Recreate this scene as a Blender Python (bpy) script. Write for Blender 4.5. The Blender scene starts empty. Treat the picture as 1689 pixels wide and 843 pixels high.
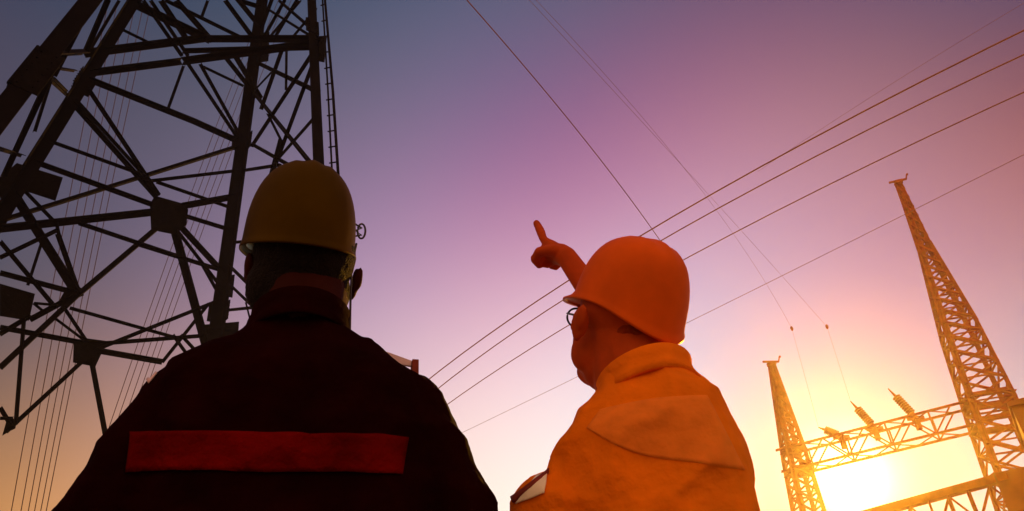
import bpy, math, random
import numpy as np
from mathutils import Vector, Matrix
from mathutils.bvhtree import BVHTree
random.seed(7)
C = bpy.context.scene.collection
SC = bpy.context.scene

# ------------------------------------------------------------------ camera
W, H, FPX = 1689.0, 843.0, 1300.0
CX, CY = W/2, H/2
CAM = Vector((0, 0, 0.65))
up = Vector((700-CX, CY+1450, -FPX)).normalized()      # world up seen in camera axes
zc = Vector((0, 0, -1))
fw = (zc - up*zc.dot(up)).normalized()
rt = fw.cross(up)
M3 = Matrix((rt, fw, up))                                # world = M3 @ camera
cd = bpy.data.cameras.new('camera'); cam = bpy.data.objects.new('camera', cd); C.objects.link(cam)
cam.matrix_world = Matrix.Translation(CAM) @ M3.to_4x4()
cd.sensor_width = 36; cd.lens = FPX/W*36; cd.clip_start = 0.05; cd.clip_end = 12000
SC.camera = cam

def ray(px, py):
    return (M3 @ Vector(((px-CX)/FPX, -(py-CY)/FPX, -1))).normalized()
def at_z(px, py, z):
    d = ray(px, py); return CAM + d*((z-CAM.z)/d.z)
def at_h(px, py, dist):                                  # at a horizontal distance
    d = ray(px, py); return CAM + d*(dist/math.hypot(d.x, d.y))

# ------------------------------------------------------------------ light
SUND = ray(1400, 790)
SUN_EL = math.asin(SUND.z); SUN_AZ = math.atan2(SUND.x, SUND.y)
EXPOSURE = 0.0
SC.view_settings.view_transform = 'Standard'; SC.view_settings.look = 'None'
SC.view_settings.exposure = EXPOSURE; SC.view_settings.gamma = 1; SC.view_settings.use_curve_mapping = False
sd = bpy.data.lights.new('sun', 'SUN'); sd.energy = 5.0; sd.angle = math.radians(0.5); sd.color = (1.0, 0.44, 0.03)
so = bpy.data.objects.new('sun', sd); C.objects.link(so)
so.rotation_euler = (-SUND).to_track_quat('-Z', 'Y').to_euler()

def lin(r, g, b):
    f = lambda c: (c/255/12.92) if c/255 <= 0.04045 else ((c/255+0.055)/1.055)**2.4
    return (f(r), f(g), f(b), 1)

world = bpy.data.worlds.new('World'); SC.world = world; world.use_nodes = True
nt = world.node_tree; N = nt.nodes; L = nt.links; N.clear()
wout = N.new('ShaderNodeOutputWorld'); bg = N.new('ShaderNodeBackground'); bg2 = N.new('ShaderNodeBackground'); addS = N.new('ShaderNodeAddShader')
sky = N.new('ShaderNodeTexSky'); sky.sky_type = 'NISHITA'; sky.sun_disc = False
sky.sun_elevation = math.radians(3); sky.sun_rotation = SUN_AZ; sky.dust_density = 4; sky.air_density = 1.5
sky.sun_elevation = SUN_EL
L.new(sky.outputs[0], bg2.inputs[0]); bg2.inputs[1].default_value = 0.0
tc = N.new('ShaderNodeTexCoord')
sep = N.new('ShaderNodeSeparateXYZ'); L.new(tc.outputs['Generated'], sep.inputs[0])
def math_node(op, a, b=None, clamp=False):
    n = N.new('ShaderNodeMath'); n.operation = op; n.use_clamp = clamp
    for i, v in enumerate((a, b)):
        if v is None: continue
        if isinstance(v, (int, float)): n.inputs[i].default_value = v
        else: L.new(v, n.inputs[i])
    return n.outputs[0]
dot = N.new('ShaderNodeVectorMath'); dot.operation = 'DOT_PRODUCT'
L.new(tc.outputs['Generated'], dot.inputs[0]); dot.inputs[1].default_value = SUND
ang = math_node('ARCCOSINE', math_node('MINIMUM', dot.outputs['Value'], 0.999999))
# sky colours by world direction, blended smoothly (smooth kernel over the dome)
SKYC = [[-52.9, 46.3, [0.024, 0.0385, 0.0858]], [-43.4, 50.8, [0.0334, 0.0505, 0.102]], [-30.2, 54.8, [0.0263, 0.0554, 0.1128]], [-12.9, 57.2, [0.0331, 0.067, 0.1432]], [6.5, 57.0, [0.07, 0.0774, 0.1465]], [24.1, 53.9, [0.0875, 0.0762, 0.1443]], [37.2, 49.4, [0.0997, 0.0549, 0.1339]], [45.7, 44.9, [0.0571, 0.0568, 0.14]], [52.1, 40.5, [0.0545, 0.0436, 0.1133]], [-48.6, 39.1, [0.0467, 0.05, 0.0936]], [-39.3, 42.7, [0.058, 0.0647, 0.117]], [-27.2, 45.9, [0.0582, 0.073, 0.136]], [-12.1, 47.8, [0.1296, 0.1143, 0.2063]], [4.4, 47.5, [0.2059, 0.1333, 0.2419]], [19.8, 45.0, [0.2221, 0.1221, 0.2419]], [32.0, 41.2, [0.2413, 0.0981, 0.2068]], [40.5, 37.4, [0.1561, 0.071, 0.138]], [47.2, 33.7, [0.1363, 0.0614, 0.1146]], [-45.3, 32.4, [0.0979, 0.0683, 0.0907]], [-36.4, 35.2, [0.1202, 0.0928, 0.139]], [-25.1, 37.5, [0.186, 0.1389, 0.2137]], [-11.6, 38.9, [0.3161, 0.2041, 0.3376]], [2.9, 38.5, [0.3752, 0.1726, 0.3805]], [16.8, 36.5, [0.4738, 0.181, 0.3468]], [28.3, 33.4, [0.4708, 0.2224, 0.2909]], [36.6, 30.3, [0.3806, 0.1141, 0.1728]], [43.3, 27.3, [0.3435, 0.0918, 0.1434]], [-42.5, 25.5, [0.0685, 0.071, 0.086]], [-33.9, 27.4, [0.141, 0.1203, 0.1557]], [-23.4, 29.0, [0.3635, 0.2324, 0.3037]], [-11.2, 29.8, [0.5701, 0.3702, 0.5269]], [1.8, 29.3, [0.7, 0.4696, 0.5935]], [14.4, 27.7, [0.4481, 0.4546, 0.6498]], [25.1, 25.4, [0.111, 0.1795, 0.609]], [33.1, 23.0, [0.1592, 0.2627, 0.42]], [39.8, 20.7, [0.3425, 0.2402, 0.3222]], [-40.1, 19.0, [0.2802, 0.1468, 0.0684]], [-31.9, 20.1, [0.5013, 0.2372, 0.1175]], [-22.0, 21.0, [0.6802, 0.3993, 0.3276]], [-10.9, 21.3, [0.8181, 0.6485, 0.6411]], [1.0, 20.8, [0.9565, 0.7972, 0.7785]], [12.5, 19.6, [0.3359, 0.5073, 0.8129]], [22.6, 17.8, [0.1421, 0.1087, 0.0796]], [30.3, 16.1, [0.1187, 0.117, 0.6522]], [36.8, 14.4, [0.1168, 0.4331, 0.525]], [-38.1, 13.0, [0.6019, 0.2706, 0.0753]], [-30.2, 13.6, [0.8222, 0.3754, 0.1347]], [-21.0, 13.9, [0.9765, 0.5781, 0.3444]], [-10.6, 13.8, [1.0179, 0.8328, 0.6549]], [0.3, 13.3, [1.0114, 0.9331, 0.7706]], [11.0, 12.3, [0.4153, 0.7182, 0.7251]], [20.4, 11.1, [0.1805, 0.1187, 0.0786]], [27.8, 9.9, [0.188, 0.4106, 0.7191]], [34.2, 8.7, [0.2209, 0.668, 0.6299]], [-160, 8, [0.8, 0.38, 0.22]], [-160, 40, [0.8, 0.38, 0.22]], [-110, 8, [0.8, 0.38, 0.22]], [-110, 40, [0.8, 0.38, 0.22]], [110, 8, [0.8, 0.38, 0.22]], [110, 40, [0.8, 0.38, 0.22]], [160, 8, [0.8, 0.38, 0.22]], [160, 40, [0.8, 0.38, 0.22]], [0, 88, [0.12, 0.085, 0.14]], [-75, 20, [0.1, 0.07, 0.09]], [75, 20, [0.3, 0.13, 0.1]], [-34, -8, [0.5, 0.25, 0.12]], [22, -8, [1, 0.6, 0.3]], [0, -8, [0.9, 0.6, 0.4]]] #SKYC
def dirv(az, el): az, el = math.radians(az), math.radians(el); return Vector((math.sin(az)*math.cos(el), math.cos(az)*math.cos(el), math.sin(el)))
ctrl = [(dirv(az, el), c) for az, el, c in SKYC]
KS = 40.0; EPS = 1e-4; REAR_FILL = (.80, .38, .22)  # unseen rear sky, made bright orange as added fill on the workers' backs
A_ = np.array([[math.exp(KS*(p.dot(q)-1)) for q, _ in ctrl] for p, _ in ctrl]); S_ = A_.sum(1)+EPS
Bn = A_/S_[:, None]; T_ = np.array([c for _, c in ctrl])-np.outer(EPS/S_, REAR_FILL)
COEF = np.linalg.solve(Bn.T@Bn+3e-3*np.eye(len(ctrl)), Bn.T@T_)
acc = None; wsum = None
for (p, _), c in zip(ctrl, COEF):
    dn = N.new('ShaderNodeVectorMath'); dn.operation = 'DOT_PRODUCT'; L.new(tc.outputs['Generated'], dn.inputs[0]); dn.inputs[1].default_value = p
    w_ = math_node('POWER', math.e, math_node('MULTIPLY', math_node('SUBTRACT', dn.outputs['Value'], 1.0), KS))
    ma = N.new('ShaderNodeVectorMath'); ma.operation = 'MULTIPLY_ADD'; L.new(w_, ma.inputs[0]); ma.inputs[1].default_value = tuple(c)
    if acc is None: ma.inputs[2].default_value = tuple(EPS*x for x in REAR_FILL)
    else: L.new(acc, ma.inputs[2])
    acc = ma.outputs[0]
    wsum = math_node('ADD', w_, EPS if wsum is None else wsum)
dv = N.new('ShaderNodeVectorMath'); dv.operation = 'DIVIDE'; L.new(acc, dv.inputs[0])
cw = N.new('ShaderNodeCombineXYZ'); [L.new(wsum, cw.inputs[i]) for i in range(3)]; L.new(cw.outputs[0], dv.inputs[1])
mx = N.new('ShaderNodeVectorMath'); mx.operation = 'MAXIMUM'; L.new(dv.outputs[0], mx.inputs[0]); mx.inputs[1].default_value = (.004, .004, .004)
# sun disc and aureole, far brighter than the rest of the sky
glow = math_node('ADD', math_node('MULTIPLY', math_node('POWER', 2.71828, math_node('MULTIPLY', math_node('MULTIPLY', ang, ang), -1/(math.radians(2.3)**2))), 4.0),
                 math_node('MULTIPLY', math_node('POWER', 2.71828, math_node('MULTIPLY', ang, -1/math.radians(3.2))), 0.55))
gcol = N.new('ShaderNodeMix'); gcol.data_type = 'RGBA'; gcol.blend_type = 'ADD'; gcol.inputs[0].default_value = 1
gv = N.new('ShaderNodeVectorMath'); gv.operation = 'SCALE'; gv.inputs[0].default_value = (1.0, 0.80, 0.30); L.new(glow, gv.inputs['Scale'])
L.new(mx.outputs[0], gcol.inputs[6]); L.new(gv.outputs[0], gcol.inputs[7])
L.new(gcol.outputs[2], bg.inputs[0]); bg.inputs[1].default_value = 1.0
L.new(bg.outputs[0], addS.inputs[0]); L.new(bg2.outputs[0], addS.inputs[1]); L.new(addS.outputs[0], wout.inputs[0])
bg2.inputs[1].default_value = 0.003

# ------------------------------------------------------------------ materials
MATS = {}
def mat(name, col, rough=0.6, metal=0.0, noise=0.15, scale=20, bump=0.0, bscale=60, spec=0.5, sheen=0, trans=0):
    m = bpy.data.materials.new(name); m.use_nodes = True
    n = m.node_tree.nodes; l = m.node_tree.links; p = n['Principled BSDF']
    p.inputs['Roughness'].default_value = rough; p.inputs['Metallic'].default_value = metal
    p.inputs['Specular IOR Level'].default_value = spec
    if sheen: p.inputs['Sheen Weight'].default_value = sheen
    t = n.new('ShaderNodeTexCoord'); nz = n.new('ShaderNodeTexNoise'); nz.inputs['Scale'].default_value = scale; nz.inputs['Detail'].default_value = 6
    l.new(t.outputs['Object'], nz.inputs[0])
    r = n.new('ShaderNodeValToRGB'); l.new(nz.outputs[0], r.inputs[0])
    a = [c*(1-noise) for c in col]; b = [min(1, c*(1+noise)) for c in col]
    r.color_ramp.elements[0].position = 0.3; r.color_ramp.elements[1].position = 0.7
    r.color_ramp.elements[0].color = (*a, 1); r.color_ramp.elements[1].color = (*b, 1)
    l.new(r.outputs[0], p.inputs['Base Color'])
    if bump:
        bn = n.new('ShaderNodeTexNoise'); bn.inputs['Scale'].default_value = bscale; bn.inputs['Detail'].default_value = 4; l.new(t.outputs['Object'], bn.inputs[0])
        bp = n.new('ShaderNodeBump'); bp.inputs['Strength'].default_value = bump; bp.inputs['Distance'].default_value = 0.02
        l.new(bn.outputs[0], bp.inputs['Height']); l.new(bp.outputs[0], p.inputs['Normal'])
    MATS[name] = m
    return m
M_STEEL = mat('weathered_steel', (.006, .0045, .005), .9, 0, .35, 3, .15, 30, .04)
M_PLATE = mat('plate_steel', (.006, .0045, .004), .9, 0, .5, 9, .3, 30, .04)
M_GANT = mat('glare_orange_steel', (.55, .10, .003), .8, 0, .25, 4, 0, 60, .1)  # orange veil of glare over the gantry is put into this steel colour
M_WIRE = mat('conductor', (.48, .20, .10), .8, 0, .1, 5, 0, 60, .1)  # warm light on the right-hand cables is put into this colour
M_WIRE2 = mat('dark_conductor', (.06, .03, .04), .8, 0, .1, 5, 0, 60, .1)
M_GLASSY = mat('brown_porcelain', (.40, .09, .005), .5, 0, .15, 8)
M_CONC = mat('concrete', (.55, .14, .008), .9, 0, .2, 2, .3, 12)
M_GROUND = mat('dry_earth', (.16, .10, .06), .95, 0, .4, 1.5, .6, 8)
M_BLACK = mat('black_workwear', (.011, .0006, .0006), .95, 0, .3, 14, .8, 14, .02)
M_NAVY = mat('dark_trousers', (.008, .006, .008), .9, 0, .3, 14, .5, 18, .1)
M_RED = mat('red_reflective_tape', (.115, .0012, .0012), .85, 0, .5, 9, 1.0, 20, .02)
M_SKIN1 = mat('skin_in_shade', (.035, .004, .002), .7, 0, .15, 30, .1, 200, .1)  # backlit shade on the left worker's skin is put into this colour
M_SKIN2 = mat('skin_glare_orange', (.50, .068, .004), .7, 0, .12, 30, .1, 200, .1)  # orange lens glare on the right worker is put into this skin colour
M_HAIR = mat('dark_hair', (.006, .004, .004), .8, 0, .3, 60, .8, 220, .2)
M_HAIR2 = mat('brown_hair', (.30, .03, .002), .8, 0, .25, 60, .5, 220, .1)
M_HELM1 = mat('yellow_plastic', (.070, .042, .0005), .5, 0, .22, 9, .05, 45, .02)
M_HELM2 = mat('glare_orange_plastic', (.80, .125, .003), .5, 0, .15, 9, .05, 45, .05)  # right worker's helmet, with the orange glare put into its colour
M_ORANGE = mat('glare_orange_workwear', (.90, .215, .004), .9, 0, .12, 14, 1.0, 14, .03)  # veiling glare over the right worker's jacket is put into this orange
M_YOKE = mat('glare_orange_tape', (.90, .25, .02), .85, 0, .08, 30, .25, 40, .15)  # pale tape with the same orange glare put into its colour
M_SKYPATCH = mat('bright_sky_patch', (.95, .9, .66), .4, 0, .06, 30, .1, 60, .5)  # bright sky past the sleeve, put in as a pale patch
M_SEAM = mat('dark_red_seam', (.20, .02, .006), .8, 0, .2, 30)
M_PALE = mat('skylit_strap', (.75, .60, .66), .6, 0, .1, 30)  # sky light caught by the shoulder straps is put into this pale colour
M_BOOT = mat('black_leather', (.01, .008, .007), .5, 0, .2, 20)
M_EYE = mat('eye_white', (.6, .55, .5), .3, 0, .02, 5)
M_LENS = mat('clear_lens', (.5, .5, .5), .08, 0, .02, 5)
M_RUBBER = mat('black_plastic', (.02, .015, .014), .5, 0, .1, 20)

# ------------------------------------------------------------------ mesh helpers
class MB:
    def __init__(s): s.v = []; s.f = []
    def add(s, vs, fs):
        o = len(s.v); s.v += [tuple(v) for v in vs]; s.f += [tuple(i+o for i in f) for f in fs]
    def prism(s, a, b, prof, ref=None, prof2=None):
        a = Vector(a); b = Vector(b); d = (b-a)
        if d.length < 1e-5: return
        d.normalize(); ref = Vector(ref) if ref is not None else Vector((0, 0, 1))
        x = ref - d*ref.dot(d)
        if x.length < 1e-3: x = Vector((1, 0, 0)) - d*d.x
        x.normalize(); y = d.cross(x); n = len(prof); p2 = prof2 or prof
        vs = [a + x*p[0] + y*p[1] for p in prof] + [b + x*p[0] + y*p[1] for p in p2]
        fs = [(i, (i+1) % n, n+(i+1) % n, n+i) for i in range(n)] + [tuple(range(n))[::-1], tuple(range(n, 2*n))]
        s.add(vs, fs)
    def angle(s, a, b, w, ref=None):                     # L-section steel angle
        t = w*0.16; h = w/2
        s.prism(a, b, [(-h, -h), (h, -h), (h, -h+t), (-h+t, -h+t), (-h+t, h), (-h, h)], ref)
    def box(s, a, b, w, h=None, ref=None):
        h = h or w; s.prism(a, b, [(-w/2, -h/2), (w/2, -h/2), (w/2, h/2), (-w/2, h/2)], ref)
    def tube(s, a, b, r, r2=None, n=10):
        r2 = r if r2 is None else r2
        c = [(math.cos(2*math.pi*i/n), math.sin(2*math.pi*i/n)) for i in range(n)]
        s.prism(a, b, [(r*x, r*y) for x, y in c], None, [(r2*x, r2*y) for x, y in c])
    def path(s, pts, r, n=6):
        pts = [Vector(p) for p in pts]; rings = []
        for i, p in enumerate(pts):
            d = (pts[min(i+1, len(pts)-1)] - pts[max(i-1, 0)]).normalized()
            x = Vector((0, 0, 1)) - d*d.z
            if x.length < 1e-3: x = Vector((1, 0, 0)) - d*d.x
            x.normalize(); y = d.cross(x); rr = r[i] if isinstance(r, (list, tuple)) else r
            rings.append([p + x*rr*math.cos(2*math.pi*k/n) + y*rr*math.sin(2*math.pi*k/n) for k in range(n)])
        s.rings(rings)
    def rings(s, R, cap=True):
        n = len(R[0]); vs = [v for r in R for v in r]; fs = []
        for j in range(len(R)-1):
            for i in range(n): fs.append((j*n+i, j*n+(i+1) % n, (j+1)*n+(i+1) % n, (j+1)*n+i))
        if cap: fs += [tuple(range(n))[::-1], tuple(range((len(R)-1)*n, len(R)*n))]
        s.add(vs, fs)
    def ell(s, c, r, rot=None, nu=20, nv=12):
        c = Vector(c); r = (r, r, r) if isinstance(r, (int, float)) else r; R = []
        for j in range(nv+1):
            t = -math.pi/2 + math.pi*(j if 0 < j < nv else (0.02 if j == 0 else nv-0.02))/nv
            ring = []
            for i in range(nu):
                p = 2*math.pi*i/nu; v = Vector((r[0]*math.cos(t)*math.cos(p), r[1]*math.cos(t)*math.sin(p), r[2]*math.sin(t)))
                ring.append(c + (rot @ v if rot else v))
            R.append(ring)
        s.rings(R)
    def chain(s, pts, rs, n=16):
        for i in range(len(pts)): s.ell(pts[i], rs[i], None, 16, 10)
        for i in range(len(pts)-1): s.tube(pts[i], pts[i+1], rs[i], rs[i+1], n)
    def plate(s, pts, nrm, t):                            # polygon with thickness
        n = len(pts); nrm = Vector(nrm).normalized()*t/2
        vs = [Vector(p)+nrm for p in pts] + [Vector(p)-nrm for p in pts]
        s.add(vs, [tuple(range(n)), tuple(range(n, 2*n))[::-1]] + [(i, i+n, (i+1) % n+n, (i+1) % n) for i in range(n)])
    def xf(s, m): s.v = [tuple(m @ Vector(v)) for v in s.v]; return s
    def build(s, name, material, parent=None, smooth=False):
        me = bpy.data.meshes.new(name); me.from_pydata(s.v, [], s.f); me.update(calc_edges=True)
        import bmesh
        bm = bmesh.new(); bm.from_mesh(me); bmesh.ops.recalc_face_normals(bm, faces=bm.faces); bm.to_mesh(me); bm.free()
        me.materials.append(material)
        if smooth:
            for p in me.polygons: p.use_smooth = True
        o = bpy.data.objects.new(name, me); C.objects.link(o)
        if parent is not None: o.parent = parent
        return o
def remesh(o, vox, smooth=6, disp=None):
    md = o.modifiers.new('r', 'REMESH'); md.mode = 'VOXEL'; md.voxel_size = vox; md.use_smooth_shade = True
    sm = o.modifiers.new('s', 'SMOOTH'); sm.iterations = smooth; sm.factor = 0.5
    if disp:
        tx = bpy.data.textures.new('folds', 'CLOUDS'); tx.noise_scale = disp[1]; tx.noise_depth = 2
        dm = o.modifiers.new('d', 'DISPLACE'); dm.texture = tx; dm.strength = disp[0]; dm.mid_level = 0.5
        if len(disp) > 2:
            t2 = bpy.data.textures.new('creases', 'MUSGRAVE'); t2.noise_scale = disp[3]; t2.musgrave_type = 'RIDGED_MULTIFRACTAL'; t2.octaves = 2
            d2 = o.modifiers.new('d2', 'DISPLACE'); d2.texture = t2; d2.strength = disp[2]; d2.mid_level = 0.7
    dg = bpy.context.evaluated_depsgraph_get(); dg.update()
    me = bpy.data.meshes.new_from_object(o.evaluated_get(dg)); mt = o.data.materials[0]
    o.modifiers.clear(); me.name = o.data.name; o.data = me
    if not len(me.materials): me.materials.append(mt)
    for p in me.polygons: p.use_smooth = True
    return o
def tag(o, label=None, cat=None, group=None, kind=None):
    if label: o['label'] = label
    if cat: o['category'] = cat
    if group: o['group'] = group
    if kind: o['kind'] = kind
    return o
def empty(name, loc=(0, 0, 0), rz=0):
    o = bpy.data.objects.new(name, None); C.objects.link(o); o.location = loc; o.rotation_euler = (0, 0, rz); o.empty_display_size = .2
    return o

# ------------------------------------------------------------------ ground
g = MB(); R = 6000; n = 48
vs = [(0, 0, 0)]; fs = []
rad_ = [3, 8, 20, 60, 200, 800, R]
for r_ in rad_:
    for i in range(n): vs.append((r_*math.cos(2*math.pi*i/n), r_*math.sin(2*math.pi*i/n), 0))
for i in range(n): fs.append((0, 1+i, 1+(i+1) % n))
for j in range(len(rad_)-1):
    for i in range(n): fs.append((1+j*n+i, 1+(j+1)*n+i, 1+(j+1)*n+(i+1) % n, 1+j*n+(i+1) % n))
g.add(vs, fs); tag(g.build('ground', M_GROUND), 'dry earth ground of the substation yard', kind='structure')

# ------------------------------------------------------------------ haze: pale even air, forward scattering
hz = MB(); hx, hy0, hy1, hz1 = 50, -15, 56, 32
hz.v = [(-hx, hy0, -1), (hx, hy0, -1), (hx, hy1, -1), (-hx, hy1, -1), (-hx, hy0, hz1), (hx, hy0, hz1), (hx, hy1, hz1), (-hx, hy1, hz1)]
hz.f = [(0, 3, 2, 1), (4, 5, 6, 7), (0, 1, 5, 4), (1, 2, 6, 5), (2, 3, 7, 6), (3, 0, 4, 7)]
mh = bpy.data.materials.new('haze'); mh.use_nodes = True; mh.node_tree.nodes.clear()
ho = mh.node_tree.nodes.new('ShaderNodeOutputMaterial'); hv = mh.node_tree.nodes.new('ShaderNodeVolumePrincipled')
hv.inputs['Color'].default_value = (.95, .86, .76, 1); hv.inputs['Density'].default_value = 0.00125; hv.inputs['Anisotropy'].default_value = 0.88
mh.node_tree.links.new(hv.outputs[0], ho.inputs['Volume'])
tag(hz.build('haze', mh), kind='stuff')

# ------------------------------------------------------------------ transmission tower (left)
OFF = Vector((0, 0, -0.15))
FOOT = [Vector(p)+OFF for p in [(-7.03, 5.41, 0), (-11.45, 11.06, 0), (-6.30, 15.10, 0), (-1.87, 9.45, 0)]]
APEX = Vector((-5.493, 11.009, 30))+OFF
def legp(i, z):
    f = FOOT[i]; return f + (APEX-f)*((z-f.z)/(APEX.z-f.z))
tower = empty('transmission_tower', (-6.66, 10.25, 0))
tag(tower, 'huge black steel lattice pylon rising over the worker in the yellow helmet', 'pylon')
T = Matrix.Translation(-Vector((-6.66, 10.25, 0)))
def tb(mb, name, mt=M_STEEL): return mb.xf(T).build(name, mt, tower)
ctr = lambda z: (legp(0, z)+legp(1, z)+legp(2, z)+legp(3, z))/4
LW = [.30, .27, .26, .21]
for i in range(4):
    mb = MB()
    a = legp(i, 0); b = legp(i, 27.5); c = ctr(10); ref = (Vector((c.x, c.y, 0))-Vector((a.x, a.y, 0))).normalized()
    w = LW[i]; t = .022; zs = [0, 7, 9.4, 13, 19, 27.5]
    # back-to-back heel angle: two flanges along the two faces
    for side in (-1, 1):
        nb = (i+side) % 4; dirn = (legp(nb, 5)-legp(i, 5)).normalized()
        up_ = (b-a).normalized(); nn = up_.cross(dirn).normalized()
        p0, p1 = a+dirn*w/2, b+dirn*w*.36
        mb.prism(p0, p1, [(-w/2, -t/2), (w/2, -t/2), (w/2, t/2), (-w/2, t/2)], dirn, [(-w*.36, -t/2), (w*.36, -t/2), (w*.36, t/2), (-w*.36, t/2)])
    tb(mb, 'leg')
    # splice plates with bolts
    for z in ((9.3, 13.5, 19) if i else (6, 9.45, 15.5)):
        ml = MB(); L_ = .95 if (i == 0 and z == 9.45) else .42; ww = w*1.28
        for side in (-1, 1):
            nb = (i+side) % 4; dirn = (legp(nb, 5)-legp(i, 5)).normalized(); up_ = (b-a).normalized(); nn = up_.cross(dirn).normalized()
            p = legp(i, z); sgn = 1 if nn.dot(p-ctr(z)) > 0 else -1
            q0 = p-up_*L_/2+dirn*w*.5+nn*sgn*.02; q1 = p+up_*L_/2+dirn*w*.5+nn*sgn*.02
            ml.prism(q0, q1, [(-ww/2, -.01), (ww/2, -.01), (ww/2, .01), (-ww/2, .01)], dirn)
            for k in range(6):
                for sx in (-.25, .25):
                    bp = q0+(q1-q0)*((k+.5)/6)+dirn*ww*sx
                    ml.tube(bp, bp+nn*sgn*.035, .014, n=6)
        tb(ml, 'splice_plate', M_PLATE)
def plane_hit(px, py, code):
    """intersection of a sight line with the tower's own faces: two legs span a face through the apex"""
    i, j = int(code[0])-1, int(code[1])-1
    n_ = (FOOT[i]-APEX).cross(FOOT[j]-APEX).normalized(); d = ray(px, py)
    t = (APEX-CAM).dot(n_)/d.dot(n_); return CAM+d*t, n_
def brace(x0, y0, x1, y1, wpx, code, off=0.0):
    a, nn = plane_hit(x0, y0, code); b, _ = plane_hit(x1, y1, code)
    mid = (a+b)/2; w = wpx*(mid-CAM).length/FPX*1.0
    sgn = 1 if nn.dot(mid-ctr(mid.z)) > 0 else -1
    o = nn*sgn*off
    mb = MB(); mb.angle(a+o, b+o, w, nn); tb(mb, 'brace')
BR = [
 # face between the two left legs
 (152,0,88,125,8,'12'),(85,120,6,292,7,'12'),(83,135,57,218,4,'12'),(178,0,140,88,7,'12'),(197,0,150,80,4,'12'),
 (62,112,112,158,5,'12'),(88,128,112,152,3,'12'),(0,246,38,258,6,'12'),(75,92,142,88,10,'12'),(68,109,125,118,5,'12'),
 # long diagonals on the big face between second and third leg
 (145,130,320,200,7,'23'),(320,200,393,233,7,'23'),(393,240,235,290,7,'23'),(235,290,0,363,7,'23'),
 (118,168,258,325,6,'23'),(124,163,240,292,4,'23'),(140,138,262,322,5,'23'),
 (80,232,232,287,4,'23'),(55,266,250,337,6,'23'),(0,377,252,350,9,'23'),(300,340,388,324,8,'23'),
 (235,300,395,281,4,'23'),(258,300,382,343,4,'23'),(308,357,386,381,5,'23'),
 (258,376,128,486,8,'23'),(130,484,0,606,8,'23'),(288,380,345,590,10,'23'),(300,376,370,452,7,'23'),(292,380,368,478,4,'23'),
 (22,318,128,486,10,'23'),(95,385,128,478,6,'23'),(38,312,92,368,4,'23'),(130,368,300,425,5,'23'),(225,402,372,448,5,'23'),
 (303,108,277,180,4,'23'),(200,48,245,70,3,'23'),(310,105,391,226,4,'23'),(330,105,397,226,4,'23'),(335,110,402,142,3,'23'),
 (155,578,375,490,5,'23'),(115,508,290,557,4,'23'),(150,568,345,553,5,'23'),(160,578,268,597,7,'23'),(345,500,268,597,5,'23'),
 (285,552,318,598,4,'23'),(298,552,335,592,4,'23'),(150,590,176,728,6,'23'),(140,592,10,712,6,'23'),(40,520,26,700,5,'23'),
 (0,672,22,708,5,'23'),(0,690,22,690,4,'23'),(0,450,125,483,6,'23'),(0,398,92,508,5,'23'),(0,425,98,378,5,'23'),(68,402,46,470,4,'23'),
 (50,527,130,484,7,'23'),(0,551,52,520,6,'23'),(0,540,140,566,6,'23'),(56,500,90,503,3,'23'),(55,500,72,514,3,'23'),
 (104,505,145,566,4,'23'),(92,526,140,562,3,'23'),(92,362,100,402,4,'23'),(330,430,372,505,4,'23'),
 # upper zone seen against the sky
 (225,8,347,66,9,'23'),(236,0,300,92,4,'23'),(248,0,310,92,4,'23'),(265,0,306,62,6,'23'),(272,0,402,64,4,'23'),(290,0,350,68,6,'23'),
 (343,0,332,30,4,'23'),(371,0,420,66,5,'23'),(370,92,424,160,5,'23'),(388,92,430,162,6,'23'),(392,0,430,12,5,'23'),
 # the narrow face between third and fourth leg
 (425,104,524,152,7,'34'),(472,72,471,150,4,'34'),(518,82,415,240,6,'34'),(514,108,447,290,6,'34'),(468,72,430,180,6,'34'),(448,118,418,150,3,'34'),
 (400,132,520,282,7,'34'),(441,190,462,232,5,'34'),(524,186,452,268,5,'34'),(415,238,480,275,6,'34'),(390,283,462,272,4,'34'),
 (436,60,470,0,4,'34'),(452,64,490,0,4,'34'),(458,0,520,54,5,'34'),(495,0,440,66,4,'34'),(521,14,478,66,4,'34'),(430,8,516,62,4,'34'),(462,230,446,290,7,'34'),
 # cross members that run through the body of the tower
 (140,88,345,62,9,'23'),(150,120,300,101,8,'23'),(300,101,528,70,9,'24'),(340,64,524,64,8,'24'),(300,84,524,78,6,'24'),
 (342,545,400,552,9,'23'),(375,470,345,520,5,'34'),(378,560,470,545,5,'34'),(378,440,440,500,6,'34'),(378,470,430,520,5,'34'),(385,400,440,395,4,'34'),(372,512,440,505,4,'34'),(405,500,420,560,3,'34'),
]
for b_ in BR: brace(*b_)
# gusset plates: polygons on the face planes with bolt heads
def gusset(poly, code, off=.03):
    pts = []; 
    for x, y in poly:
        p, nn = plane_hit(x, y, code); pts.append(p)
    c = sum(pts, Vector())/len(pts); sgn = 1 if nn.dot(c-ctr(c.z)) > 0 else -1
    pts = [p+nn*sgn*off for p in pts]; c += nn*sgn*off
    mb = MB(); mb.plate(pts, nn, .02)
    tocam = nn if nn.dot(CAM-c) > 0 else -nn
    for p in pts:
        for k in (.45, .75):
            q = c+(p-c)*k; mb.tube(q, q+tocam*.03, .022, n=6)
    tb(mb, 'gusset_plate', M_PLATE)
gusset([(256,322),(302,335),(311,345),(308,370),(290,386),(250,378),(248,335)], '23')
gusset([(122,566),(140,557),(177,562),(169,580),(158,604),(121,597)], '23')
gusset([(0,467),(58,484),(48,528),(0,520)], '23')
gusset([(28,268),(104,292),(92,330),(40,313),(10,345),(-10,300)], '23')
gusset([(112,470),(122,462),(136,476),(139,486),(118,494),(104,502),(98,495)], '23', .04)
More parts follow.
